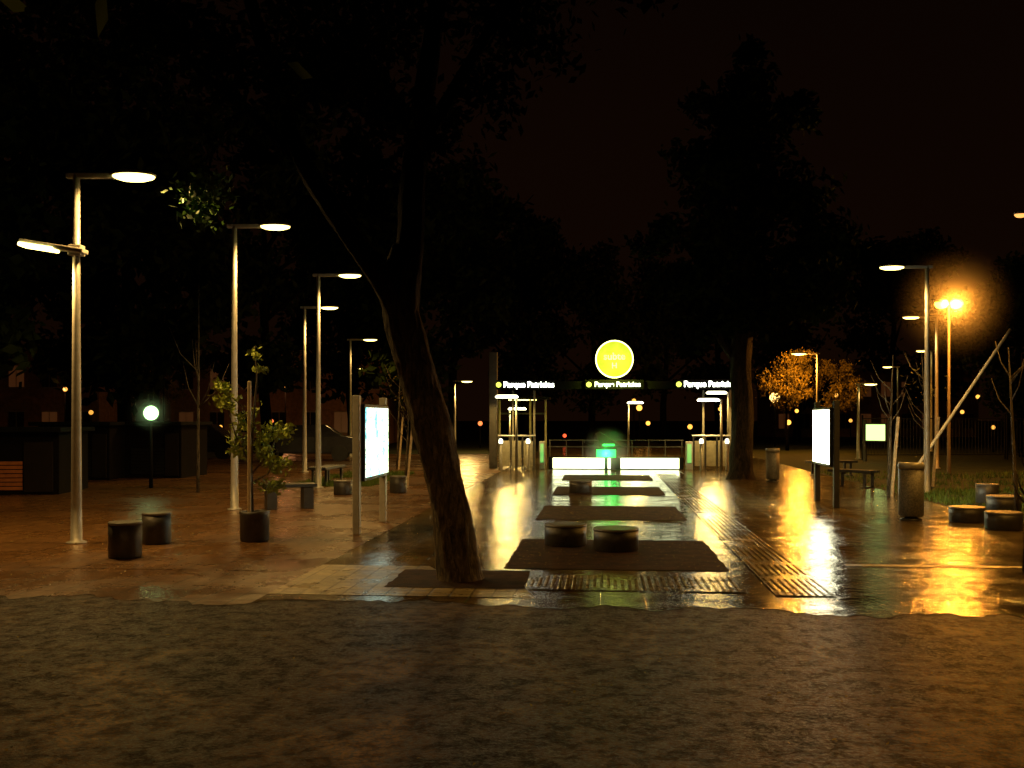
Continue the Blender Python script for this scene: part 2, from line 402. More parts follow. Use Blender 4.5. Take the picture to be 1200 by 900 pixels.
def far_lamp(X, Y, z, c, s, r=0.14, power=0, label='distant street lamp with small glowing globe', warmc=SOD):
    e = thing('street_lamp', (X, Y, -0.02), label, 'street lamp', 'distant globe lamps beyond the plaza')
    MB().lathe([(0.05, 0), (0.025, z)], seg=8).obj('pole', BLK, e, True)
    pr = [(max(.01, r*math.cos(t)), z+0.02+r*math.sin(t)) for t in [math.radians(q) for q in range(-90, 91, 20)]]
    MB().lathe(pr, seg=14).obj('lamp_globe', emit('globe_%d_%d' % (c[1]*100, s*10), c, s), e, True)
    if power: light('POINT', e, (0, -r-0.1, z), warmc, power, 0.1)
OR = (1, .42, .06)
for a in ((-17, 50, 4.45, OR, 2.5, .17), (-1.8, 58, 1.35, (1, .2, .05), 2, .13), (3.6, 70, 0.45, (1, .1, .03), 2, .13), (8.7, 70, 2.35, OR, 3, .2),
          (8.1, 68, 2.8, OR, 2, .14), (9.3, 70, 1.3, OR, 2.5, .15), (15.4, 60, 2.85, (1, .6, .15), 5, .30), (16.2, 60, 1.4, OR, 3, .15),
          (11.3, 65, 1.1, OR, 2, .16), (27.3, 60, 2.9, OR, 2, .12), (-3.6, 60, 2.9, OR, 1.5, .11), (-18.5, 45, 1.9, OR, 1.2, .10),
          (-14.8, 52, 1.2, OR, 1.5, .10), (-12.2, 52, 1.5, (1, .2, .05), 1.2, .10), (20.5, 62, 1.5, OR, 1.5, .11), (17.8, 64, 2.1, OR, 2.5, .12),
          (23.5, 50, 1.2, OR, 1.5, .10), (12.6, 62, 2.2, OR, 2, .12), (25.5, 58, 2.0, OR, 2, .11), (19.0, 60, 3.0, OR, 2, .12)):
    far_lamp(*a)
far_lamp(-13.5, 61, 3.6, OR, 1.5, .12, 55, warmc=(1, .35, .12))
far_lamp(-24, 55, 3.2, OR, 1.5, .12, 12, warmc=(1, .35, .12))
far_lamp(-8.46, 24, 1.77, (.5, 1, .38), 4, .17, 4, 'small lamp with greenish white globe beside dark kiosks', (.6, 1, .4))
halo(-8.46, 24, 1.79, .6, .9, 'added glare haze glowing around a greenish globe lamp', 2.2)

# ------------------------------------------------------------------ info boards
def mapmat():
    m_, nt, b = new_mat('backlit_map_poster'); co = objco(nt)
    vo = nt.nodes.new('ShaderNodeTexVoronoi'); vo.feature = 'DISTANCE_TO_EDGE'; vo.inputs['Scale'].default_value = 9
    nt.links.new(co, vo.inputs['Vector'])
    n1 = noise(nt, co, 3.0, 3)
    base = ramp(nt, n1, [(0.38, (0.25, 0.9, 1.0)), (0.48, (0.95, 1.0, 0.85)), (0.62, (1.0, 1.0, 0.6))])
    nt.links.new(mulc(nt, base, ramp(nt, vo.outputs[0], [(0.03, (0.25, .5, .45)), (0.08, 1.0)])), b.inputs['Emission Color'])
    b.inputs['Emission Strength'].default_value = 2.2
    b.inputs['Base Color'].default_value = (.5, .5, .5, 1); b.inputs['Roughness'].default_value = .1
    return m_
MAPM = mapmat()
def board(X, Y, L, side, zlo, zhi, label, glow, post=DARKM):
    e = thing('information_board', (X, Y, PZ), label, 'information sign', 'backlit information boards', rz=YAW)
    H = zhi+0.12
    for y in (0, L):
        MB().box((0, y, H/2), (0.10, 0.12, H)).obj('post', post, e, bevel=.01)
    zc = (zlo+zhi)/2; hh = zhi-zlo
    MB().box((side*0.02, L/2, zc), (0.16, L-0.14, hh)).obj('case', DARKM, e, bevel=.01)
    MB().box((side*0.104, L/2, zc), (0.006, L-0.22, hh-0.10)).obj('poster', glow, e)
    MB().box((-side*0.064, L/2, zc), (0.006, L-0.22, hh-0.10)).obj('poster', glow, e)
    return e
WHITEP = emit('backlit_white_poster', (1.0, .98, 0.64), 16)
board(-2.19, 14.45, 1.75, 1, 0.74, 1.84, 'backlit map board on two steel posts on wet paving', MAPM, STEEL)
board(5.92, 18.7, 1.65, -1, 0.74, 1.84, 'backlit white information board on two dark posts on wet paving', WHITEP)
e = board(14.0, 38, 1.0, -1, 0.75, 1.45, 'small greenish lit board beyond the grass', emit('green_poster', (.6, 1, .3), 2.0))
e.rotation_euler[2] = math.radians(40)

# ------------------------------------------------------------------ bollard seats
def seat_block(X, Y, r, h, label='short round dark concrete seat with paler wet top', z0=PZ):
    e = thing('bollard', (X, Y, z0), label, 'bollard', 'round concrete bollard seats')
    MB().lathe([(r*0.96, 0), (r, 0.02), (r*.995, h*.5), (r, h-0.035)], seg=30).obj('body', CONCD, e, True)
    MB().lathe([(r*1.0, h-0.034), (r*1.02, h-0.02), (r*0.985, h)], seg=30).obj('cap', CONC, e, True)
for a in ((-4.56, 12.07, .19, .42), (-4.65, 13.4, .185, .41), (-2.5, 22.5, .19, .37), (-3.63, 22, .2, .3)):
    seat_block(*a)
for a in ((.69, 13.2, .27, .28), (1.29, 12.7, .28, .28), (1.5, 22.4, .25, .28)):
    seat_block(*a, label='wide low round concrete seat on bare wet soil')
for a in ((9.19, 19.8, .21, .37), (7.2, 16.2, .27, .24), (8.5, 17.7, .28, .3), (7.25, 15.1, .26, .26)):
    seat_block(*a, label='low round concrete seat at the grass edge')

# ------------------------------------------------------------------ bins
PERF = simple('perforated_steel', (.13, .12, .10), .45, .2, .5, 40, .4)
def bin_(X, Y, r, h, label):
    e = thing('litter_bin', (X, Y, PZ), label, 'litter bin', 'cylindrical steel litter bins')
    MB().lathe([(0.17, 0), (0.17, 0.02), (0.1, 0.04), (0.1, 0.08)], seg=20).obj('base', DARKM, e, True)
    MB().lathe([(r*0.9, 0.06), (r, 0.09), (r, h-0.1)], seg=32).obj('drum', PERF, e, True)
    MB().lathe([(r*1.04, h-0.1), (r*1.06, h-0.04), (r*0.98, h), (r*0.72, h), (r*0.7, h-0.08)], seg=32).obj('rim', simple('bin_rim_steel', (.25, .24, .21), .4, .2), e, True)
bin_(6.43, 16.5, .195, .92, 'grey steel cylindrical litter bin on wet paving')
bin_(6.72, 26.4, .17, .86, 'steel cylindrical litter bin beside a tree trunk')

# ------------------------------------------------------------------ benches
def bench(X, Y, L, rz, label, z0=PZ, chunky=False):
    e = thing('bench', (X, Y, z0), label, 'bench', 'park benches', rz=rz)
    s = MB()
    for i in range(4): s.box((0, -0.18+i*0.12, 0.42), (L, 0.10, 0.06))
    s.obj('seat', DARKM, e, bevel=.006)
    for x in (-L*0.36, L*0.36):
        if chunky: l = MB().box((x*.95, 0, .19), (.18, .42, .38))
        else: l = MB().box((x, 0, 0.03), (0.07, 0.5, 0.06)).box((x, -0.17, 0.21), (0.06, 0.06, 0.3)).box((x, 0.17, 0.21), (0.06, 0.06, 0.3)).box((x, 0, 0.375), (0.07, 0.44, 0.03))
        l.obj('leg', CONCD, e, bevel=.008)
bench(-4.05, 18.6, .95, math.radians(20), 'short dark bench on chunky supports beside a lamp post', chunky=True)
bench(-4.6, 25.5, 1.5, math.radians(80), 'dark slatted bench on red paving')
bench(8.1, 24.3, 1.1, math.radians(-50), 'dark slatted backless bench on grass', -0.02)
bench(9.2, 29.5, 1.4, math.radians(10), 'dark slatted backless bench on grass', -0.02)

# ------------------------------------------------------------------ trees
def leaf_mesh(blobs, n, size, clumps=14, spread=0.3):
    bl = np.array(blobs, float); w = bl[:, 3]**2; w /= w.sum()
    cc = []; cw = []
    for i, b in enumerate(bl):
        d = rng.normal(size=(clumps, 3)); d /= np.linalg.norm(d, axis=1)[:, None]
        rr = b[3]*rng.uniform(0.25, 1.0, (clumps, 1))
        c = b[:3]+d*rr*np.array([1, 1, .8]); cc.append(np.c_[c, np.full(clumps, b[3])]); cw += [w[i]/clumps]*clumps
    cc = np.vstack(cc); cw = np.array(cw)*rng.uniform(.2, 1.8, len(cw)); cw /= cw.sum()
    ix = rng.choice(len(cc), n, p=cw)
    p = cc[ix, :3]+rng.normal(size=(n, 3))*cc[ix, 3:4]*spread*np.array([1, 1, .7])
    a = rng.normal(size=(n, 3)); a /= np.linalg.norm(a, axis=1)[:, None]
    b = rng.normal(size=(n, 3)); b -= (a*b).sum(1)[:, None]*a; b /= np.linalg.norm(b, axis=1)[:, None]
    s = size*rng.uniform(.6, 1.4, (n, 1))
    V = np.stack([p-a*s*.5, p+b*s*.24, p+a*s*.5, p-b*s*.24], 1).reshape(-1, 3)
    F = np.arange(n*4).reshape(-1, 4)
    return V, F
def crown(e, blobs, n, size, mat, clumps=14, spread=0.3, name='crown'):
    V, F = leaf_mesh(blobs, n, size, clumps, spread)
    me = bpy.data.meshes.new(name); me.from_pydata(V.tolist(), [], F.tolist()); me.update()
    o = bpy.data.objects.new(name, me); COL.objects.link(o); me.materials.append(mat); o.parent = e; return o
e = thing('tree', (-0.55, 10.4, PZ), 'large leaning street tree with rough bark in a soil pit', 'tree')
m = MB()
def L_(pts): return [(x+0.55, y, z-PZ) for x, y, z in pts]
m.bark(L_([(-.53, 0, -.02), (-.54, 0, .08), (-.57, 0, .3), (-.62, 0, .75), (-.74, .02, 1.22), (-.87, .03, 1.75), (-1.0, .04, 2.2), (-1.1, .04, 2.6), (-1.15, .02, 3.0), (-1.1, 0, 3.4)]),
       [.25, .215, .20, .19, .185, .185, .19, .195, .17, .11], amp=.09)
m.bark(L_([(-1.05, .03, 2.4), (-1.28, -.05, 3.0), (-1.7, -.1, 3.6), (-2.1, -.15, 4.25), (-2.45, -.1, 5.2), (-2.8, 0, 6.4)]), [.13, .13, .11, .09, .08, .04], 30, .05)
m.bark(L_([(-1.10, 0.02, 2.6), (-1.04, 0, 3.4), (-1.0, 0, 4.16), (-.87, .1, 5.2), (-.7, .2, 6.4), (-.5, .2, 7.5)]), [.15, .14, .12, .1, .08, .05], 30, .05)
m.path(L_([(-1.0, 0, 4.3), (-.6, .1, 5.0), (-.3, .3, 5.6), (.4, .4, 6.5), (1.2, .6, 7.2)]), [.09, .07, .06, .045, .03], 10, .05)
m.path(L_([(-2.1, -.1, 4.2), (-2.6, 0, 4.7), (-3.2, .1, 5.2), (-3.8, .2, 6.0)]), [.06, .05, .035, .02], 8, .05)
m.path(L_([(-2.7, 0, 4.75), (-3.2, 1.2, 4.9), (-3.8, 2.3, 4.8), (-4.1, 2.8, 4.6)]), [.02, .014, .008, .004], 6, .05)
m.path(L_([(-1.0, 0, 4.6), (-1.5, .6, 5.4), (-2.0, 1.2, 6.2)]), [.09, .06, .03], 8, .05)
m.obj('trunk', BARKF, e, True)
def Lb(b): return [(x+0.55, y, z-0.05, r) for x, y, z, r in b]
crown(e, Lb([(-3.2, -.2, 5.5, .8), (-4.3, .3, 6.2, 1.1), (-2, .8, 6.1, 1.2), (-1, -.5, 6.6, 1.2), (-.1, .6, 6.1, .9), (-.9, 0, 4.5, .45), (1.2, .4, 7.2, 1.1), (-.4, .4, 5.0, .5), (-2.5, 1, 7.4, 1.6), (0, 0, 7.8, 1.5), (-1.6, -.2, 5.2, .6), (-5.2, 0, 5.6, 1.0), (-1.2, -.6, 4.6, .4), (-2.0, -.4, 4.9, .5), (-2.6, -.3, 5.0, .5)]), 24000, .12, LEAF, 16, .22)
crown(e, Lb([(-4.05, 2.9, 4.55, .26), (-3.95, 2.7, 4.38, .2), (-3.85, 2.6, 4.62, .2)]), 420, .11, LEAFG, 6, .6, 'leaf_spray')

def trunk_mesh(H, r, forks=3):
    m = MB(); x = y = 0; pts = [(0, 0, 0)]; z = 0
    while z < H*0.8:
        z += H*0.1; x += random.uniform(-.02, .02)*H*.5; y += random.uniform(-.02, .02)*H*.5; pts.append((x, y, z))
    m.path(pts, [r*(1.25 if i == 0 else 1-.8*i/len(pts)) for i in range(len(pts))], 10, .06)
    for k_ in range(forks+3):
        i = random.randint(3, len(pts)-2); p = pts[i]; an = random.uniform(0, 6.28); L = H*random.uniform(.18, .32)
        q = [p]
        for j in range(1, 4): q.append((p[0]+math.cos(an)*L*j/3+random.uniform(-.1, .1), p[1]+math.sin(an)*L*j/3, p[2]+L*.28*j+random.uniform(0, .15)))
        m.path(q, [r*.4, r*.3, r*.2, r*.08], 7, .05)
    return m
def std_blobs(H, Wd, n=9, low=.35):
    out = []
    for i in range(n):
        z = H*(low+(1-low)*random.uniform(.05, .95)); t = (z/H-low)/(1-low); rr = Wd*math.sin(math.pi*(0.15+.75*t))*random.uniform(.3, .9)
        an = random.uniform(0, 6.28); out.append((math.cos(an)*rr*.7, math.sin(an)*rr*.7, z, Wd*random.uniform(.28, .5)))
    return out
def proto(H, Wd, n, size, mat, nb, low, cl=12, spr=.24, tb=BARKD):
    t = trunk_mesh(H, H*.018).obj('trunk', tb, None, True)
    V, F = leaf_mesh(std_blobs(H, Wd, nb, low), n, size, cl, spr)
    me = bpy.data.meshes.new('crown'); me.from_pydata(V.tolist(), [], F.tolist()); me.materials.append(mat)
    tm = t.data; bpy.data.objects.remove(t); return tm, me
PR = [proto(12, 3.6, 8000, .36, LEAF, 13, .2), proto(12, 4.4, 8000, .38, LEAF, 15, .2), proto(12, 3.2, 7000, .36, LEAF, 11, .2)]
PO = proto(8, 4.4, 5200, .2, LEAFO, 18, .34, 6, .17)
def place_tree(p, X, Y, s, label, sz=None, group='dark park trees'):
    e = thing('tree', (X, Y, -0.02), label, 'tree', group, rz=random.uniform(0, 6.28))
    for nm, me in (('trunk', p[0]), ('crown', p[1])):
        o = bpy.data.objects.new(nm, me); COL.objects.link(o); o.parent = e; o.scale = (s, s, sz or s)
    return e
lab = 'tall dark leafy park tree in the night'
e = thing('tree', (6.15, 27.5, PZ), 'tall dark tree with straight thick trunk beside the paving', 'tree')
m = MB(); m.bark([(0, 0, -.02), (0, 0, .3), (0.05, 0, 1.5), (0, 0, 3), (.1, 0, 5), (.1, 0, 8), (.2, 0, 11)], [.42, .31, .28, .28, .25, .18, .05], 24, .15)
for q in ([(0, 0, 3), (-.8, .3, 4.2), (-1.6, .5, 5)], [(0, 0, 3.4), (.9, .2, 4.6), (1.9, .2, 5.4)], [(0.1, 0, 5), (-.6, -.4, 6.5), (-1, -.5, 7.6)]): m.path(q, [.13, .09, .04], 8, .05)
m.obj('trunk', bark('brown_dark_bark', (.03, .02, .012)), e, True)
crown(e, [(-1.4, 0, 5, 1.1), (1.7, 0, 5.2, 1.3), (0, 0, 6.3, 1.4), (-.8, 0, 8, 1.2), (1.0, 0, 8, 1.2), (.2, 0, 10.3, .9), (-.9, 0, 10.0, .6), (1.6, 0, 9.8, .6), (.3, 0, 11.5, .5), (0, 0, 4.4, 1.2), (2.3, 0, 6.6, .9), (-2.2, 0, 6.4, .7), (0, 0, 9.2, 1.1)], 16000, .26, LEAF, 14, .25)
for (i, X, Y, s) in ((0, -17, 26, .95), (1, -12.5, 33, 1.15), (2, -9, 38, 1.15), (1, -21, 38, 1.3), (0, -16, 46, 1.3), (2, -25, 30, 1.2), (1, -8, 52, 1.4), (0, -3.5, 58, 1.3), (2, 1, 62, 1.1), (1, 5, 66, 1.15), (0, 10, 68, 1.1), (1, 20, 72, 1.2), (2, 27, 66, 1.15), (0, 33, 62, 1.0), (1, 39, 60, 1.05), (2, -24, 56, 1.5), (0, -30, 50, 1.4), (1, -12, 72, 1.4), (2, 15, 74, 1.3), (0, 30, 80, 1.4), (1, -34, 42, 1.3), (0, 0.5, 76, 1.4), (2, 45, 70, 1.3), (2, -13.5, 22.5, .9), (1, 22, 44, .75), (0, 21.5, 38, .85), (1, -4, 47, 1.2), (2, -11, 19, .95)):
    place_tree(PR[i], X, Y, s*random.uniform(.95, 1.05), lab)
AUT = 'leafy tree glowing orange under a sodium lamp'
place_tree(PO, 14.2, 52.8, .55, AUT, .72, group='orange lit trees')
place_tree(PO, 17.2, 54.0, .55, AUT, .66, group='orange lit trees')
place_tree(PO, -18, 52, .9, 'leafy tree dimly lit orange by a lamp', group='orange lit trees')

# tree behind the viewpoint whose branches reach over the asphalt
e = thing('tree', (1.7, -0.8, 0.0), 'sparse branched street tree at the roadside', 'tree')
m = MB(); m.path([(0, 0, 0), (0, 0, .3), (-.1, .1, 2), (-.2, .2, 3.5)], [.22, .16, .14, .12], 14, .05)
tips = []
def grow(p, d, L, r, lv):
    q = [p]; x = Vector(p); dd = Vector(d)
    for j in range(4):
        dd = (dd+Vector((random.uniform(-.25, .25), random.uniform(-.25, .25), random.uniform(-.10, .08)))).normalized(); x = x+dd*L/4; q.append(tuple(x))
    m.path(q, [r, r*.85, r*.7, r*.55, r*.35], 6)
    if lv == 1: tips.append((q[-1][0], q[-1][1], q[-1][2], .2))
    if lv:
        for j in range(4):
            d2 = (dd+Vector((random.uniform(-1, 1), random.uniform(-1, 1), random.uniform(-.15, .12)))).normalized()
            grow(q[random.randint(1, 4)], d2, L*.6, r*.5, lv-1)
for d in ((-1, .8, .1), (-1, .35, .05), (-.35, 1, .05), (-.7, 1, .1)): grow((-.2, .2, 3.2), d, 1.8, .06, 3)
m.obj('trunk', BARKD, e, True)
crown(e, tips, 900, .07, LEAF, 2, .5)

# potted young tree
e = thing('potted_tree', (-3.43, 13.65, PZ), 'young leafy tree tied to a pale stake in a round planter', 'potted tree')
MB().lathe([(.17, 0), (.19, .02), (.195, .36), (.2, .4), (.175, .4), (.17, .37)], seg=28).obj('planter', CONCD, e, True)
MB().box((-.03, -0.16, 1.25), (.042, .04, 1.75)).obj('stake', simple('pale_stake_wood', (.78, .66, .42), .6, 0, .15), e, bevel=.006)
m = MB(); m.path([(-.03, 0, .36), (-.05, 0, 1.0), (-.02, 0, 1.6), (.03, 0, 2.15), (0, 0, 2.6)], [.022, .02, .018, .012, .006], 8)
for q in ([(-.05, 0, 1.0), (-.25, 0, 1.4), (-.42, 0, 1.95)], [(-.03, 0, .9), (.2, 0, 1.2), (.36, .1, 1.55)], [(-.02, 0, 1.4), (-.2, .1, 1.8), (-.5, 0, 2.1)], [(0, 0, .8), (.2, -.1, .9), (.3, -.1, 1.1)]): m.path(q, [.012, .009, .004], 6)
m.obj('trunk', BARK, e, True)
crown(e, [(-.35, 0, 1.85, .22), (-.45, 0, 2.05, .14), (-.15, .1, 1.6, .22), (.25, .1, 1.35, .25), (.3, 0, 1.05, .22), (.2, 0, .75, .2), (-.25, .1, 1.2, .18), (-.25, .1, 1.4, .18), (0, 0, 2.5, .12), (.02, 0, 2.3, .1), (.35, .05, 1.5, .15), (.12, .1, 1.15, .2)], 1500, .075, LEAFP, 7, .3)

def young(X, Y, H, label, lean=0, n=250, stake=True):
    e = thing('young_tree', (X, Y, -0.02), label, 'young tree', 'thin young trees')
    m = MB(); m.path([(0, 0, 0), (lean*.3, 0, H*.3), (lean*.6, 0, H*.6), (lean, 0, H)], [.04, .03, .022, .008], 8)
    for k_ in range(6):
        z = H*random.uniform(.4, .85); an = random.uniform(0, 6.28); L = H*.18; x0 = lean*z/H
        m.path([(x0, 0, z), (x0+math.cos(an)*L*.5, math.sin(an)*L*.5, z+L*.5), (x0+math.cos(an)*L*.8, math.sin(an)*L*.8, z+L*1.2)], [.014, .01, .004], 6)
    m.obj('trunk', BARK, e, True)
    if stake: MB().box((.12, -.05, .85), (.05, .05, 1.7), M=Matrix.Rotation(.08, 3, 'Y')).obj('stake', WOOD, e)
    if n: crown(e, [(lean, 0, H*.85, H*.12), (lean*.8, 0, H*.7, H*.13)], n, .09, LEAFO, 8, .4)
young(7.9, 21.5, 3.0, 'thin leafless young tree tied to a pale stake on grass', .1, 0)
young(10.2, 25, 3.3, 'thin young tree standing on the grass verge', -.2, 60)
young(8.1, 16.4, 2.8, 'thin curved bare young tree at the paving edge', -.15, 0, False)
young(5.52, 11.0, 1.3, 'short thin dark young tree stem at the paving edge', .02, 0, False)
young(-6.9, 22.5, 4.6, 'thin bare young tree on red paving', .02, 0, False)
young(-3.7, 33, 3.4, 'thin bare young tree tied to a pale stake', .1, 60)
young(-2.6, 25, 2.3, 'thin young tree tied to a pale stake', .1, 40)

e = thing('leaning_pole', (9.4, 24, -0.02), 'long pale steel pole leaning diagonally over the grass', 'pole')
MB().path([(0, 0, .4), (0.02, 0, .42), (2.28, 0, 3.75)], [.04, .04, .035], 10).obj('shaft', simple('pale_steel', (.7, .66, .56), .6, 0, .1), e, True)
MB().box((0, 0, .22), (.1, .1, .44)).obj('support_post', STEEL, e, bevel=.01)

for i, X in enumerate((15.5, 18.5, 21.5, 24.5)):
    e = thing('fence', (X, 41+.3*i, -0.02), 'dark steel bar fence panel behind the grass', 'fence', 'steel fence panels')
    for x in (-1.47, 1.47): MB().box((x, 0, .9), (.06, .06, 1.8)).obj('post', BLK, e)
    b = MB().box((0, 0, .2), (2.86, .03, .04)).box((0, 0, 1.65), (2.86, .03, .04))
    for k_ in range(22): b.box((-1.37+k_*.13, 0, .925), (.015, .015, 1.40))
    b.obj('bars', simple('fence_black', (.008, .008, .008), .8), e)

# ------------------------------------------------------------------ metro entrance
e = thing('station_gateway', (3.3, 33, PZ), 'dark gateway with glowing yellow disc and lit station name signs', 'station sign', rz=YAW)
MB().box((0, 0.1, 2.7), (7.5, .12, .26)).obj('beam', BLK, e, bevel=.01)
MB().box((-3.93, .1, 1.9), (.26, .3, 3.8)).obj('pillar', CONCD, e, bevel=.02)
for x in (-3.3, -2.6, 2.85, 3.7): MB().box((x, .22, 1.27), (.07, .07, 2.55)).obj('post', DULL, e, bevel=.01)
for x, sz, mt in ((-2.86, .25, SIGNW), (.0, .225, SIGNC), (2.93, .25, SIGNW)):
    MB().box((x, -.02, 2.72), (1.9, .1, .3)).obj('sign_box', BLK, e, bevel=.01)
    text('Parque Patricios', sz, mt, e, 'sign_lettering', (x+.1, -.085, 2.72), off=.006)
    MB().path([(x-.88+(.06 if x == 0 else 0), -.075, 2.72), (x-.88+(.06 if x == 0 else 0), -.1, 2.72)], [.085, .085], 20).obj('logo_disc', SIGNY, e)
def discm():
    m_, nt, b = new_mat('yellow_disc_face'); co = objco(nt)
    n1 = noise(nt, co, 2.5, 3)
    nt.links.new(ramp(nt, n1, [(.3, (.66, .80, .02)), (.7, (.92, .97, .05))]), b.inputs['Emission Color'])
    b.inputs['Emission Strength'].default_value = 1.05; b.inputs['Base Color'].default_value = (.02, .02, .02, 1)
    b.inputs['Specular IOR Level'].default_value = 0; return m_
MB().path([(.0, .12, 3.54), (.0, -.02, 3.54)], [.61, .61], 48).obj('disc_rim', emit('disc_rim_glow', (1, 1, .38), 4), e)
MB().path([(.0, -.021, 3.54), (.0, -.035, 3.54)], [.57, .57], 48).obj('disc_face', discm(), e)
SUBT = emit('pale_disc_letters', (.95, 1, .14), 1.1)
text('subte', .32, SUBT, e, 'disc_lettering', (0, -.045, 3.62), off=.006); text('H', .25, SUBT, e, 'disc_lettering', (0, -.045, 3.32), off=.006)
MB().box((0, .1, 2.89), (.12, .08, .1)).obj('disc_bracket', BLK, e)
light('SPOT', e, (0, -.7, 3.5), (.85, 1, .06), 420, .3, 120, .6, rot=(math.radians(70), 0, 0))

e = thing('stair_parapet', (3.3, 32.6, PZ), 'low stair parapet with two glowing light panels and railing', 'parapet', rz=YAW)
MB().box((0.0, .18, .2), (4.3, .2, .40)).obj('wall', BLK, e, bevel=.01)
MB().box((-1.08, .04, .2), (1.84, .03, .33)).obj('light_panel', PANELW, e)
MB().box((1.08, .04, .2), (1.84, .03, .33)).obj('light_panel', PANELW, e)
MB().box((0.0, .03, .2), (.26, .06, .38)).obj('divider', BLK, e)
r_ = MB()
for k_ in range(9): r_.box((-2.1+k_*.525, .16, .67), (.03, .03, .53))
for z in (.72, .93): r_.path([(-2.15, .16, z), (2.15, .16, z)], [.016, .016], 8)
r_.obj('railing', simple('dark_rail_steel', (.05, .05, .04), .6), e)
for x, w in ((2.32, .22), (-2.35, .18)):
    q = thing('entrance_bollard', (3.3+x*cs, 32.6-x*sn, PZ), 'squat steel post with greenish lit face beside the parapet', 'bollard', 'lit steel posts at the stair', rz=YAW)
    MB().box((0, .1, .45), (w, .2, .9)).obj('body', BRUSH, q, bevel=.015)
    MB().box((0, -.008, .52), (w*.6, .012, .6)).obj('light_strip', emit('green_strip', (.12, .9, .16), .6), q)
e = thing('ticket_machine', (2.95, 32.1, PZ), 'small dark machine with glowing green display on the stair edge', 'machine', rz=YAW)
MB().box((0, .05, .21), (.10, .10, .42)).obj('pedestal', BLK, e, bevel=.01)
MB().box((0, 0, .56), (.66, .3, .28)).obj('housing', BLK, e, bevel=.02)
MB().box((0, -.155, .54), (.60, .012, .24)).obj('display', GREEN, e, bevel=.004)
w_ = MB(); w_.v = [(-.1, -.1, .72), (-.1, .15, .72), (.55, .15, .72), (.55, -.1, .72), (-.35, -.08, 1.15), (-.35, .15, 1.15), (-.2, .15, 1.22), (-.2, -.08, 1.22)]
w_.f = [(0, 1, 2, 3), (4, 5, 6, 7), (0, 4, 5, 1), (1, 5, 6, 2), (2, 6, 7, 3), (3, 7, 4, 0)]
w_.obj('sloping_cover', simple('dark_olive_metal', (.04, .04, .02), .6), e, bevel=.02)
MB().box((.08, -.134, .80), (.36, .012, .06)).obj('indicator', GREEN, e)
light('SPOT', e, (0, -.2, .54), (.01, 1, .12), 110, .12, 170, .3, rot=(math.radians(80), 0, 0))
light('POINT', e, (0.3, -.15, 1.25), (.01, 1, .12), 10, .06)
halo(2.95, 31.9, .6, .9, 1.4, 'added glare haze glowing green before the machine', 2.2)

FR = simple('frosted_panel', (.26, .24, .17), .35)
def balustrade(X, w, label):
    e = thing('balustrade', (X, 32.4, PZ), label, 'balustrade', 'stair balustrades', rz=YAW)
    for k_ in range(3):
        x = -w/2+w*(k_+.5)/3
        MB().box((x, 0, .52), (w/3-.07, .03, .8)).obj('panel', FR, e, bevel=.005)
    b = MB()
    for k_ in range(4): b.box((-w/2+w*k_/3, 0, .53), (.04, .06, 1.06))
    b.obj('posts', DARKM, e)
    MB().path([(-w/2-.05, 0, 1.08), (w/2+.05, 0, 1.08)], [.03, .03], 10).obj('handrail', BRUSH, e)
balustrade(.15, 1.1, 'pale stair balustrade panels with steel handrail')
balustrade(6.3, 1.1, 'pale stair balustrade panels with steel handrail')

e = thing('entrance_shelter', (.35, 36.5, PZ), 'dim steel framed open shelter over the station stair', 'shelter', rz=YAW)
for x in (-.8, .3, .85):
    MB().box((x, 0, 1.15), (.07, .07, 2.3)).obj('post', simple('cream_steel', (.3, .26, .16), .5), e, bevel=.01)
MB().box((0, .3, 2.35), (2.0, 1.0, .08)).obj('roof', BLK, e, bevel=.01)
MB().box((0, .1, 1.8), (1.7, .05, .06)).obj('rail', DARKM, e)
MB().box((0, .3, 2.29), (1.0, .08, .03)).obj('tube_light', LENS, e)
light('SPOT', e, (0, .25, 2.2), WARM, 90, .1)
def small_lamp(X, Y, H, arm, P=240):
    e = thing('street_lamp', (X, Y, PZ), 'small steel lamp with flat lit head at the station stair', 'street lamp', 'small entrance lamps')
    MB().lathe([(.05, 0), (.03, H)], seg=12).obj('pole', DULL, e, True)
    MB().box((arm*.4, 0, H), (abs(arm)*.9, .05, .05)).obj('arm', DULL, e)
    MB().lathe([(.34, -.04), (.36, 0), (.3, .05)], (arm, 0, H), sy=.6).obj('lamp_head', emit('entrance_lamp_glow', (1, .95, .6), 8), e, True)
    light('SPOT', e, (arm, 0, H-.12), (1, .62, .15), P, .1, 174, .1)
small_lamp(.14, 31.6, 2.3, -.3); small_lamp(6.5, 31.8, 2.2, -.4, 220); small_lamp(7.35, 34.8, 2.5, -.4, 180)
small_lamp(-.1, 40, 2.0, .3, 300); small_lamp(5.0, 44, 2.3, .3, 450)
for X in (-.35, .5, 5.9, 6.7):
    q = thing('entrance_bollard', (X, 31.9, PZ), 'short steel post with small white light on top', 'bollard', 'white topped posts at the stair')
    MB().lathe([(.06, 0), (.05, .03), (.05, .85)], seg=14).obj('body', DULL, q, True)
    MB().lathe([(.06, .85), (.07, .9), (.06, .97), (.03, 1.0)], seg=14).obj('lamp_cap', emit('cap_white', (1, 1, .7), 3), q, True)

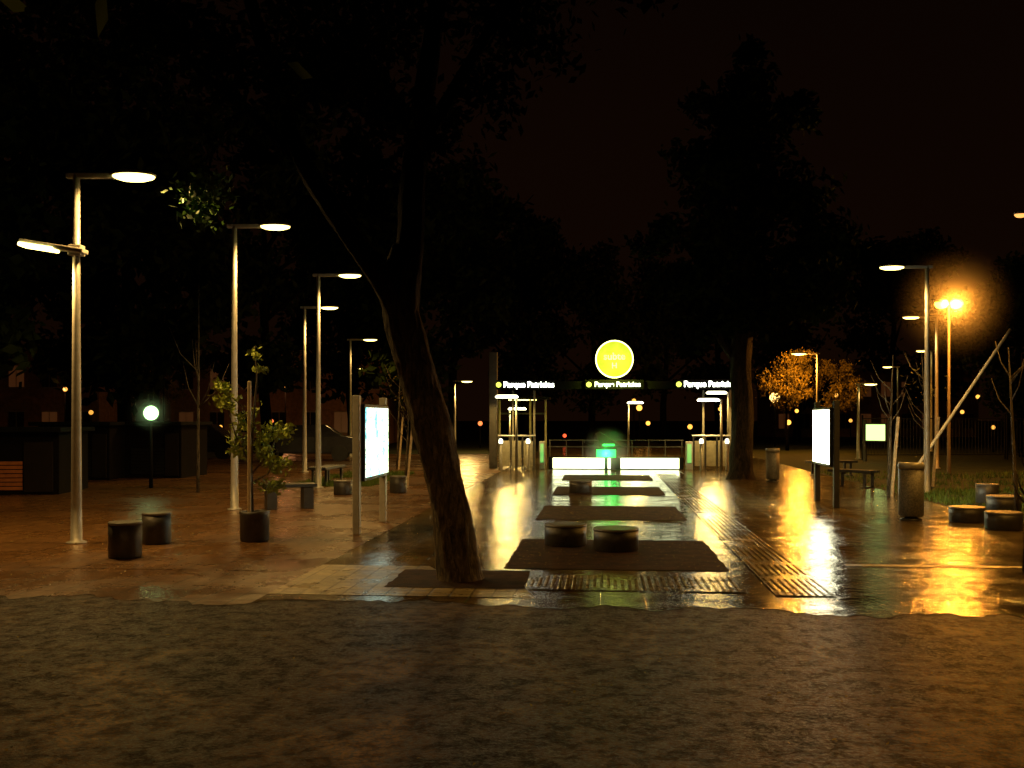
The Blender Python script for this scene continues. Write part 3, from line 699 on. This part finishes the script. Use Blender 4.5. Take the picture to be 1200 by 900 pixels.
# ------------------------------------------------------------------ left kiosks & buildings
def kiosk(X, Y, w, d, h, rz, label, panel=None):
    e = thing('kiosk', (X, Y, 0.0), label, 'kiosk', 'dark closed kiosks', rz=rz)
    MB().box((0, 0, h/2), (w, d, h)).obj('body', simple('kiosk_paint', (.006, .004, .003), .9, sp=.1), e, bevel=.02)
    MB().box((0, -.1, h+.05), (w+.25, d+.4, .1)).obj('roof', BLK, e, bevel=.02)
    s = MB()
    for i in range(int(h*.5/.09)): s.box((0, -d/2-.015, .15+i*.09), (w*.5, .03, .07))
    s.obj('shutter', panel or simple('shutter_metal', (.010, .008, .006), .7, sp=.2), e)
    MB().box((w*.36, -d/2-.02, h*.45), (w*.2, .04, h*.8)).obj('door', simple('kiosk_door', (.012, .007, .004), .7, sp=.2), e, bevel=.005)
kiosk(-11.3, 22.8, 3.0, 2, 1.35, .1, 'low dark closed kiosk with orange shutter on red paving', simple('orange_shutter', (.4, .13, .035), .5))
kiosk(-11.6, 28, 1.9, 1.8, 1.45, .0, 'dark closed kiosk with metal shutter')
kiosk(-9.9, 29, 1.9, 1.8, 1.45, -.1, 'dark closed kiosk with metal shutter')
WINL = emit('lit_window_orange', (1, .30, .08), .03)
def house(X, Y, w, h, label, seed):
    random.seed(seed)
    e = thing('building', (X, Y, -0.02), label, 'building', 'low town houses beyond the park')
    MB().box((0, 3, h/2), (w, 6, h)).obj('wall', simple('brick_wall', (.30, .17, .10), .8, 0, .3, 4), e)
    MB().box((0, 2.95, h+.12), (w+.3, 6.3, .24)).obj('cornice', simple('plaster', (.3, .26, .2), .8), e)
    n = int(w/1.8); fl = int(h/2.8)
    for f in range(fl):
        for i in range(n):
            x = -w/2+w*(i+.5)/n; z = 1.4+f*2.8; lit = random.random() < .3
            win = MB().box((x, -.02, z), (.9, .04, 1.3)).obj('window', WINL if lit else simple('dark_glass', (.02, .02, .02), .1), e)
            fr = MB().box((0, -.03, .68), (1.06, .05, .07)).box((0, -.03, -.68), (1.1, .09, .07)).box((0, -.03, 0), (.04, .03, 1.28)).obj('frame', simple('plaster', (.3, .26, .2), .8), win)
            fr.location = (x, 0, z)
house(-15, 66, 14, 5.8, 'two storey brick house with a few lit windows', 3)
house(-33, 62, 16, 5.8, 'two storey brick house with a few lit windows', 5)
house(32, 90, 18, 5.8, 'two storey brick house with dim windows', 8)
random.seed(21)
def car(X, Y, rz, label):
    e = thing('car', (X, Y, -0.02), label, 'car', 'parked cars', rz=rz)
    P = [(-2.05, .35), (-2.1, .7), (-1.95, .9), (-1.2, .97), (-.65, 1.4), (.75, 1.42), (1.35, 1.0), (2.0, .9), (2.1, .6), (2.05, .3)]
    def prism(P, w):
        mm = MB(); n = len(P)
        for s_ in (-1, 1):
            for x, z in P:
                ww = w*(0.82 if z > 1.1 else 1.0); mm.v.append((x, s_*ww/2, z))
        for i in range(n): j = (i+1) % n; mm.f.append((i, j, n+j, n+i))
        mm.f.append(tuple(range(n))[::-1]); mm.f.append(tuple(range(n, 2*n))); return mm
    prism(P, 1.68).obj('body', simple('car_paint', (.05, .05, .06), .2, .3), e, bevel=.05)
    for s_ in (-1, 1):
        gm = MB(); gm.v = [(-1.05, s_*.83, .99), (-.6, s_*.715, 1.33), (.68, s_*.715, 1.34), (1.15, s_*.83, 1.02)]; gm.f = [(0, 1, 2, 3)]
        gm.obj('window', simple('dark_glass', (.02, .02, .02), .1), e)
        for x in (-1.3, 1.3): MB().path([(x, s_*.66, .31), (x, s_*.88, .31)], [.31, .31], 20).obj('wheel', DARKM, e)
    for s_ in (-.6, .6): MB().box((-2.06, s_, .68), (.06, .28, .12)).obj('headlight', simple('lens_glass', (.6, .6, .6), .1), e, bevel=.02)
car(-8.0, 40, .1, 'dark parked car beyond the benches')
car(-13.0, 42, .05, 'dark parked car beyond the kiosks')

# ------------------------------------------------------------------ world
w = bpy.data.worlds.new('World'); S.world = w; w.use_nodes = True
nt = w.node_tree; bg = nt.nodes['Background']
tc = nt.nodes.new('ShaderNodeTexCoord'); sp = nt.nodes.new('ShaderNodeSeparateXYZ')
nt.links.new(tc.outputs['Generated'], sp.inputs[0])
nz = nt.nodes.new('ShaderNodeTexNoise'); nz.inputs['Scale'].default_value = 2.5; nt.links.new(tc.outputs['Generated'], nz.inputs[0])
ad = nt.nodes.new('ShaderNodeMath'); ad.operation = 'MULTIPLY_ADD'; ad.inputs[1].default_value = .25
nt.links.new(nz.outputs[0], ad.inputs[0]); nt.links.new(sp.outputs[2], ad.inputs[2])
r = nt.nodes.new('ShaderNodeValToRGB'); nt.links.new(ad.outputs[0], r.inputs[0])
r.color_ramp.elements[0].position = 0.05; r.color_ramp.elements[0].color = (.0056, .0019, .0006, 1)
r.color_ramp.elements[1].position = 0.6; r.color_ramp.elements[1].color = (.0022, .0008, .0004, 1)
nt.links.new(r.outputs[0], bg.inputs[0]); bg.inputs[1].default_value = 1.0

# ------------------------------------------------------------------ camera
cd = bpy.data.cameras.new('Camera'); cam = bpy.data.objects.new('Camera', cd); COL.objects.link(cam)
cam.location = (0, 0, 1.65); cam.rotation_euler = (math.pi/2, 0, 0)
cd.lens = 36; cd.sensor_width = 36; cd.shift_y = 40/1200; cd.clip_end = 1500; cd.clip_start = .05
S.camera = cam
